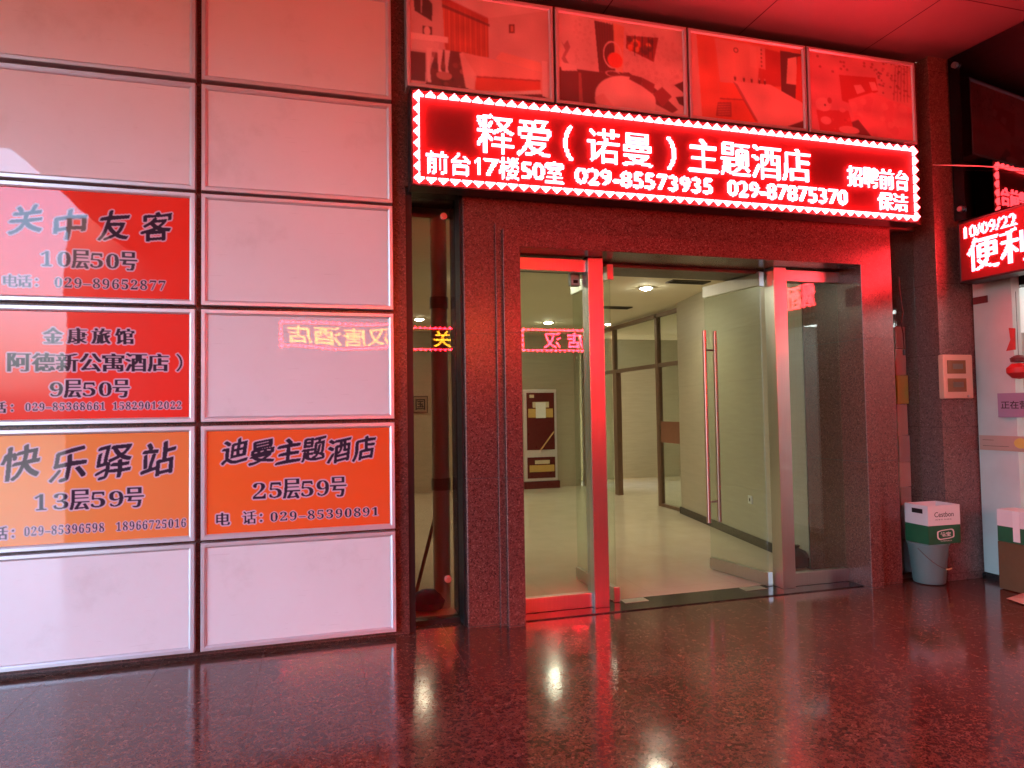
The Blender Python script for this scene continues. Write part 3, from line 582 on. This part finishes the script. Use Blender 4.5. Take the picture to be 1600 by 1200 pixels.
# hose cabinet
t_ = thing('hose_cabinet', 'tall steel framed fire hose cabinet with two dark red doors', 'cabinet', (4.14, 12.6, .05))
MB().box(3.80, 4.47, 12.50, 12.62, .14, 1.90).build('frame', M['alu'], t_, bevel=.008)
dr = plain('dark_red_enamel', (.10,.012,.012), .3)
up = MB().box(3.86, 4.42, 12.492, 12.4995, .74, 1.835).build('door', dr, t_); lo = MB().box(3.86, 4.42, 12.492, 12.4995, .20, .60).build('door', dr, t_)
yl = plain('faded_yellow_label', (.55,.35,.10), .5); wl = plain('cream_label', (.60,.52,.36), .5)
MB().box(3.89, 4.39, 12.488, 12.4915, 1.36, 1.53).build('label', yl, up); MB().box(3.98, 4.31, 12.484, 12.4875, 1.55, 1.66).build('label', wl, up)
MB().box(3.90, 4.40, 12.488, 12.4915, .32, .45).build('label', yl, lo); MB().box(4.01, 4.31, 12.488, 12.4915, .47, .54).build('label', wl, lo)
MB().box(3.92, 4.01, 12.488, 12.4915, 1.74, 1.80).build('label', wl, up)
MB().box(4.04, 4.24, 12.478, 12.482, 1.35, 1.65).build('notice', M['plastic_white'], up); MB().tube([(4.12,12.46,.74),(4.40,12.48,1.08)], .016, 8).build('rod', plain('pine_wood', (.5,.28,.12), .6), up)
MB().box(3.78, 4.50, 12.46, 12.62, .0045, .14).build('plinth', dr, t_)
def tmesh(name, text, mat, parent, x0, x1, z0, z1, y, off=.0):   # flat lettering on a face that looks towards -y (local space)
    v, tr = tri(text, off); lo, hi = v.min(0), v.max(0); v = (v-lo)/(hi-lo)
    b = MB(); b.v = [(x0+a*(x1-x0), y, z0+c*(z1-z0)) for a, c in v]; b.f = [tuple(int(k) for k in q) for q in tr]
    o = b.build(name, mat, parent, local=True); return o
M['ink'] = plain('black_ink', (.02,.018,.02), .5)
t_ = thing('wall_plaque', 'small square plaque reading 国 on the cream back wall', 'plaque', (1.84, 12.61, 1.5))
MB().box(-.13, .13, -.012, .009, -.005, .285).build('board', plain('plaque_brown', (.30,.24,.16), .5), t_, local=True)
MB().ring(-.14, .14, -.015, .295, [(0,.009),(0,-.022),(.018,-.022),(.018,-.010)]).build('frame', M['darksteel'], t_, local=True); tmesh('lettering', '国', M['ink'], t_, -.09, .09, .04, .24, -.0125, .02)
# downlights and vents
M['bulb'] = emit('lit_lamp_disc', (1, .95, .70), 240*K)
LOB = [(3.93,7.62),(3.80,10.96),(1.59,10.9),(1.62,7.62),(-.7,7.62),(-.7,10.9),(6.9,11.9),(6.9,9.2)]
LBD = ['lit ceiling downlight straight above the open doorway', 'lit downlight deep in the lobby, seen through the left side window', 'lit downlight near the back wall, seen through the narrow window', 'lit downlight nearest the left side window', 'lit downlight near the left lobby wall, towards the street', 'lit downlight near the left lobby wall, towards the back', 'lit downlight behind the glass partition, farther one', 'lit downlight behind the glass partition, nearer one']
for (x, y), lab in zip(LOB, LBD):
    t_ = thing('downlight', lab, 'ceiling light', (x, y, 3.0), 0, 'round lobby downlights')
    MB().lathe([(.100,2.9995),(.100,2.988),(.082,2.984),(.068,2.992),(.068,2.9995)], x, y, 28).build('trim_ring', M['plastic_white'], t_, smooth=True)
    MB().lathe([(.0005,2.962),(.025,2.964),(.048,2.971),(.062,2.982),(.066,2.992)], x, y, 28).build('lamp_dome', M['bulb'], t_, smooth=True)
    li = bpy.data.lights.new('downlight_glow', 'AREA'); li.shape = 'DISK'; li.size = .13; li.energy = 9.5*K; li.spread = R(125); li.color = (1, .91, .60)
    lo_ = bpy.data.objects.new('downlight_glow', li); COL.objects.link(lo_); lo_.location = (0,0,-.041); lo_.parent = t_
for (x, y), lab in (((4.226,9.21), 'dark slotted ceiling vent deeper in the lobby'), ((4.25,7.17), 'dark slotted ceiling vent nearer the open right door')):
    t_ = thing('ceiling_vent', lab, 'vent', (x, y, 3.0), 0, 'ceiling vents of the lobby')
    MB().ring(x-.25, x+.25, -.1, .1, [(0,0),(.02,0)]).v
    MB().box(x-.25, x+.25, y-.09, y-.075, 2.985, 2.9995).box(x-.25, x+.25, y+.075, y+.09, 2.985, 2.9995).box(x-.25, x-.235, y-.075, y+.075, 2.985, 2.9995).box(x+.235, x+.25, y-.075, y+.075, 2.985, 2.9995).build('frame', M['darksteel'], t_)
    sl_ = MB()
    for k in range(5): sl_.box(x-.235, x+.235, y-.07+k*.03, y-.06+k*.03, 2.988, 2.998)
    sl_.build('slats', M['black'], t_)
t_ = thing('wall_socket', 'white power socket low on the cream lobby wall', 'socket', (4.54, 6.53, .44))
for_ = MB(); d_ = Vector((.61, 3.36, 0)).normalized(); n_ = Vector((-d_.y, d_.x, 0)); c_ = Vector((4.572, 6.53, 0))
def plate(a, h0, h1, th): 
    p = [c_ - d_*a - n_*-.0, c_ + d_*a, c_ + d_*a + n_*th, c_ - d_*a + n_*th]; return MB().prism([(q.x, q.y) for q in p], h0, h1)
plate(.043, .44, .526, .012).build('plate', M['plastic_white'], t_, bevel=.002); plate(.014, .465, .50, .0135).build('outlet', M['black'], t_)
# lumpy black bag on the lobby floor by the jamb
bm_ = MB(); rings = []
for k, (r, z) in enumerate([(.08,.006),(.125,.02),(.135,.06),(.115,.11),(.075,.15),(.035,.175),(.05,.20),(.01,.205)]): rings.append((r, z))
bm_.lathe(rings, 0, 0, 22); bm_.v = [(x*(1+.18*math.sin(5*math.atan2(y, x)+z*30)+.1*math.sin(9*math.atan2(y,x)))*1.15, y*(1+.14*math.sin(3*math.atan2(y, x)+z*40)), z) for x, y, z in bm_.v]
bm_.v = [(x+4.27, y+5.46, z+.004) for x, y, z in bm_.v]
tag(bm_.build('bag', plain('black_bag', (.02,.016,.015), .45, 0, .3, 20), smooth=True), 'crumpled black bag on the lobby floor behind the right side window', 'bag')
# things behind the left narrow window
t_ = thing('pipe', 'pale vertical drain pipe behind the left narrow window', 'pipe', (.92, 5.25, 0))
MB().tube([(.92,5.25,.004),(.92,5.25,3.0)], .066, 24).build('tube', plain('grey_pvc', (.80,.78,.78), .4, 0, .08, 3), t_, smooth=True)
for z in (.9, 2.3): MB().tube([(.92,5.25,z),(.92,5.25,z+.09)], .074, 24).build('collar', plain('grey_pvc_collar', (.36,.34,.34), .4), t_, smooth=True)
tag(MB().tube([(.76,5.60,.01),(.93,5.66,.60),(1.05,5.7,1.0)], .015, 10).build('broom_stick', plain('red_brown_stick', (.20,.06,.04), .5), smooth=True), 'reddish stick leaning behind the left narrow window', 'stick')
bb = MB().lathe([(.02,.005),(.14,.02),(.16,.07),(.12,.12),(.06,.15),(.005,.155)], 0, 0, 20); bb.v = [(.80+x*(1.0+.15*math.sin(4*math.atan2(y,x))), 5.22+y*.7, z) for x, y, z in bb.v]
tag(bb.build('cloth_bundle', plain('blue_violet_cloth', (.07,.06,.20), .8, 0, .3, 15), smooth=True), 'blue violet cloth bundle on the floor behind the left narrow window', 'cloth')
# goods behind the right narrow window
t_ = thing('goods_stack', 'stack of pale cartons behind the right narrow window', 'cartons', (5.06, 5.05, 0))
zz = 0.005
for k, (h, c) in enumerate(((.30,(.50,.56,.60)),(.26,(.60,.70,.74)),(.20,(.55,.58,.58)),(.22,(.68,.72,.70)),(.24,(.52,.54,.55)),(.28,(.60,.64,.60)),(.26,(.50,.70,.12)),(.24,(.5,.5,.48)),(.2,(.28,.26,.25)))):
    MB().box(5.0, 5.125-.006*(k % 3), 4.93+.008*(k % 2), 5.25, zz, zz+h-.004).build('carton', plain('carton_%d' % k, c, .5), t_, bevel=.004); zz += h

# ------------------------------------------------------------------ right: pillar fittings, bucket and box
t_ = thing('meter_box', 'cream plastic meter box with two brown windows on the pillar', 'meter box', (5.26, 4.55, 1.54))
MB().box(5.105, 5.425, 4.548, 4.5995, 1.543, 1.918).build('case', plain('aged_cream_plastic', (.60,.42,.30), .45, 0, .06, 6), t_, bevel=.010)
wb = plain('amber_window', (.20,.10,.035), .2); dk = plain('breaker', (.12,.11,.07), .4)
for z in (1.60, 1.755):
    MB().box(5.145, 5.345, 4.543, 4.5475, z, z+.115).build('window', wb, t_, bevel=.003); MB().box(5.20, 5.31, 4.540, 4.5425, z+.04, z+.085).build('breaker', dk, t_)
MB().tube([(5.365,4.540,1.563),(5.365,4.548,1.563)], .012, 14).build('lock', M['steel'], t_)
t_ = thing('bucket', 'grey plastic bucket under the water carton beside the pillar', 'bucket', (4.95, 4.625, 0))
MB().lathe([(.0005,.006),(.112,.006),(.118,.010),(.120,.014),(.150,.325),(.158,.327),(.159,.345),(.154,.348),(.147,.345),(.117,.02),(.0005,.016)], 4.95, 4.625, 40).build('pail', plain('grey_green_plastic', (.12,.19,.18), .45, 0, .1, 5), t_, smooth=True)
hp = [(4.95+.158*math.cos(a), 4.625+.158*math.sin(a)-.02*math.sin(q), .305-.16*math.sin(q)) for q, a in ((k*math.pi/14, R(195)+R(165)*k/14) for k in range(15))]
MB().tube(hp, .0028, 8).build('handle', M['darksteel'], t_, smooth=True); MB().tube([hp[6], hp[7], hp[8]], .007, 10).build('grip', plain('yellowed_grip', (.55,.42,.2), .5), t_, smooth=True)
def carton(label, loc, rz, sx, sy, h, top, band, open_top=True, marks=True):
    t_ = thing('carton', label, 'carton', loc, rz, 'drinking water cartons')
    w = .006; s_ = h*.52
    def shell(z0, z1): 
        return MB().box(0,sx,0,w,z0,z1).box(0,sx,sy-w,sy,z0,z1).box(0,w,w,sy-w,z0,z1).box(sx-w,sx,w,sy-w,z0,z1)
    shell(.0, h-s_).box(w, sx-w, w, sy-w, .0, w).build('green_lower_half', band, t_, local=True)
    u = shell(h-s_+.0005, h)
    if not open_top: u.box(w, sx-w, w, sy-w, h-w, h)
    u.build('white_upper_half', top, t_, local=True)
    if marks:
        tmesh('lettering', 'Cestbon', M['ink'], t_, sx*.20, sx*.80, h*.70, h*.83, -.001, .008); tmesh('small_print', '纯净水 饮用水', M['ink'], t_, sx*.22, sx*.74, h*.615, h*.65, -.001)
        wh = plain('white_ink', (.70,.66,.62), .5); rd = plain('red_ink', (.5,.03,.03), .5)
        ring = []
        for k in range(40):
            a = 2*math.pi*k/40; ca, sa = math.cos(a), math.sin(a); q = lambda v_: math.copysign(abs(v_)**.45, v_)
            ring.append((sx*.53+sx*.27*q(ca), h*.245+h*.125*q(sa)+h*.018*math.sin(ca*3.1)))
        b = MB(); n = len(ring); cxm, czm = sx*.53, h*.245
        b.v = [(x, -.001, z) for x, z in ring] + [(cxm+(x-cxm)*.85, -.001, czm+(z-czm)*.80) for x, z in ring]; b.f = [(k, (k+1) % n, n+(k+1) % n, n+k) for k in range(n)]
        b.build('emblem', wh, t_, local=True); tmesh('emblem_lettering', '怡宝', wh, t_, sx*.37, sx*.69, h*.19, h*.305, -.001, .03)
        tmesh('small_print', '饮用纯净水', wh, t_, sx*.36, sx*.72, h*.06, h*.095, -.001)
        MB().box(-.001, -.0002, sy*.22, sy*.68, h*.78, h*.90).build('hand_hole', M['black'], t_, local=True)
    return t_
wc = plain('white_card', (.66,.63,.62), .55, 0, .05, 6); gc = plain('green_card', (.015,.11,.045), .5, 0, .1, 6)
carton('open white and green water carton sitting on the grey bucket', (4.800, 4.475, .350), R(-1.5), .325, .235, .315, wc, gc)
tag(MB().tube([(5.13,4.592,3.565),(5.19,4.25,3.44),(5.25,3.90,3.30),(5.30,3.4,3.12)], .004, 8).build('wire', plain('pale_wire', (.6,.5,.48), .5)), 'thin pale wire stretched from the pillar to the shop front', 'wire')

# ------------------------------------------------------------------ shop on the right
t_ = thing('shop_front', 'whitish shop building with an open lit doorway at the right edge', 'shop', (5.6, 2.5, 0))
MB().box(5.52, 5.61, 4.255, 4.5995, .05, 2.70).build('wall', plain('stained_white_panel', (.46,.60,.57), .45, 0, .18, 3.5), t_, bevel=.004)
MB().box(5.50, 5.72, -4.0, 1.9, 0, 4.53).build('wall', M['pillar'], t_); MB().box(5.62, 5.75, 1.9, 4.60, 2.475, 4.53).build('upper_wall', M['black'], t_)
MB().box(5.476, 9.2, 4.61, 5.19, 0, 4.53).build('party_wall', M['pillar'], t_)
MB().box(5.50, 5.72, 1.9, 4.5995, .0, .045).build('kerb', M['black_stone'], t_)
MB().box(5.7005, 9.0, 4.50, 4.60, .01, 2.7).box(8.9, 9.0, 1.0, 4.50, .01, 2.7).box(5.73, 8.9, .9, 1.0, .01, 2.7).build('inner_wall', M['white_paint'], t_); MB().box(5.76, 9.0, .9, 4.60, 2.70, 2.8).build('inner_ceiling', M['white_paint'], t_)
MB().box(5.73, 8.9, 1.0, 4.5, .006, .014).build('inner_floor', plain('shop_floor', (.45,.45,.43), .3), t_)
M['tube'] = emit('lit_tube', (.92, 1, .97), 12*K)
for k, (y, z) in enumerate(((4.1, 2.62), (2.9, 2.62), (1.7, 2.62))):
    tag(MB().box(5.95, 8.6, y-.03, y+.03, z, z+.05).build('tube_light', M['tube']), ['lit white tube light inside the shop doorway, nearest the pillar', 'lit white tube light in the middle of the shop', 'lit white tube light deepest from the pillar in the shop'][k], 'tube light', 'shop tube lights')
t_ = thing('goods_shelf', 'shop shelf crowded with bright packets behind the open doorway', 'shelf', (7.0, 4.3, 0))
sh = MB()
for z in (.25,.65,1.05,1.45,1.85): sh.box(5.85, 8.5, 4.12, 4.48, z, z+.02)
sh.box(5.83, 5.849, 4.12, 4.48, .015, 2.1).box(8.501, 8.52, 4.12, 4.48, .015, 2.1); sh.build('boards', M['plastic_white'], t_)
pm = [plain('packet_%d' % k, c, .35) for k, c in enumerate(((.5,.04,.03),(.6,.42,.05),(.05,.12,.5),(.06,.35,.1),(.65,.6,.55),(.5,.2,.05)))]
for z in (.27,.67,1.07,1.47):
    for k in range(6): MB().box(5.88+k*.15, 6.0+k*.15, 4.16, 4.36, z+.001, z+random.uniform(.16,.32)).build('packet', pm[(k+int(z*10)) % 6], t_, bevel=.004)
t_ = thing('notice', 'mauve paper notice reading 正在营业 by the shop doorway', 'notice', (5.485, 4.385, 1.38), -math.pi/2)
MB().box(0, .44, 0, .003, 0, .20).build('paper', plain('mauve_paper', (.27,.23,.34), .7, 0, .05), t_, local=True); tmesh('lettering', '正在营业中', M['ink'], t_, .028, .41, .070, .135, -.001, .015)
t_ = thing('door_strip', 'salmon coloured plastic strip with a yellow emblem across the shop front', 'strip', (5.505, 4.58, 1.10), -math.pi/2)
MB().box(0, .55, 0, .004, 0, .125).build('strip', plain('salmon_plastic', (.42,.33,.27), .45, 0, .05), t_, local=True)
b = MB(); b.v = [(.36+.055*math.cos(2*math.pi*k/28), -.001, .068+.042*math.sin(2*math.pi*k/28)) for k in range(28)]; b.f = [tuple(range(28))]; b.build('emblem', plain('yellow_ink', (.55,.50,.12), .5), t_, local=True)
MB().box(.03, .13, -.0012, -.0002, .085, .088).box(.03, .26, -.0012, -.0002, .035, .038).build('printed_lines', M['ink'], t_, local=True)
tag(MB().poly([(5.516,4.315,1.93),(5.516,4.235,1.935),(5.516,4.23,2.11),(5.516,4.285,2.12),(5.516,4.275,2.02)]).poly([(5.513,4.315,1.93),(5.513,4.275,2.02),(5.513,4.285,2.12),(5.513,4.23,2.11),(5.513,4.235,1.935)]).build('torn_poster', plain('torn_red_paper', (.42,.06,.05), .7, 0, .3, 18)), 'torn scraps of a red poster on the white shop wall', 'poster')
tag(MB().box(5.508, 5.5195, 4.46, 4.59, 2.36, 2.42).build('wall_plate', plain('maroon_plate', (.14,.02,.02), .5)), 'small maroon plate high on the white shop wall under the sign', 'plate')
t_ = thing('lantern', 'small red hanging lantern ornament at the shop doorway edge', 'lantern', (5.45, 4.16, 1.68))
bl = MB().lathe([(.005,1.69),(.05,1.70),(.085,1.74),(.085,1.78),(.05,1.815),(.005,1.82)], 5.45, 4.165, 24); bl.build('body', plain('red_silk', (.40,.02,.02), .5), t_, smooth=True)
MB().lathe([(.01,1.822),(.055,1.83),(.06,1.86),(.03,1.88),(.01,1.885)], 5.45, 4.165, 20).build('cap', plain('dark_red_cap', (.10,.02,.02), .5), t_, smooth=True); MB().tube([(5.45,4.165,1.885),(5.45,4.165,2.4)], .002, 6).build('cord', M['ink'], t_)
tag(MB().box(5.30, 5.498, 3.66, 4.29, .005, .385).build('brown_crate', plain('brown_kraft_card', (.11,.065,.026), .7, 0, .2, 6), bevel=.006), 'scuffed brown cardboard box on the floor by the shop', 'box')
carton('closed white and green carton on the brown box, a strap over it', (5.302, 4.287, .387), R(-90), .62, .195, .255, wc, gc, False, False)
tag(MB().prism([(5.297,4.10),(5.299,4.10),(5.299,4.155),(5.297,4.155)], .40, .641).build('packing_strap', M['plastic_white']), 'pale packing strap hanging over the closed carton', 'strap')
pp = MB(); pp.v = [(5.04,4.03,.012),(5.24,4.05,.030),(5.26,3.82,.010),(5.02,3.86,.008),(5.13,3.94,.035)]; pp.f = [(0,4,1),(1,4,2),(2,4,3),(3,4,0)]
tag(pp.build('paper_scrap', plain('buff_paper', (.45,.40,.27), .7)), 'crumpled buff paper scrap lying on the granite paving', 'paper')
# dark glass above the shop, fixed with bolts
t_ = thing('curtain_glass', 'dark tinted glass panel above the shop mirroring the LED sign', 'glass panel', (5.30, 4.5, 3.1))
ta = R(6)
def gp(s, d): return (5.335 + s*math.sin(ta) + d*math.cos(ta), 4.585 - s*math.cos(ta) + d*math.sin(ta))   # s runs along the pane towards the street
MB().prism([gp(0,0), gp(0,.012), gp(2.2,.012), gp(2.2,0)], 3.08, 4.52).build('pane', M['glass_tint'], t_)
for s in (.07, 1.3):
    for z in (3.17, 4.43):
        a, b_ = gp(s, -.03), gp(s, -.0005); MB().tube([(a[0],a[1],z),(b_[0],b_[1],z)], .025, 16).build('bolt', M['steel'], t_, smooth=True)
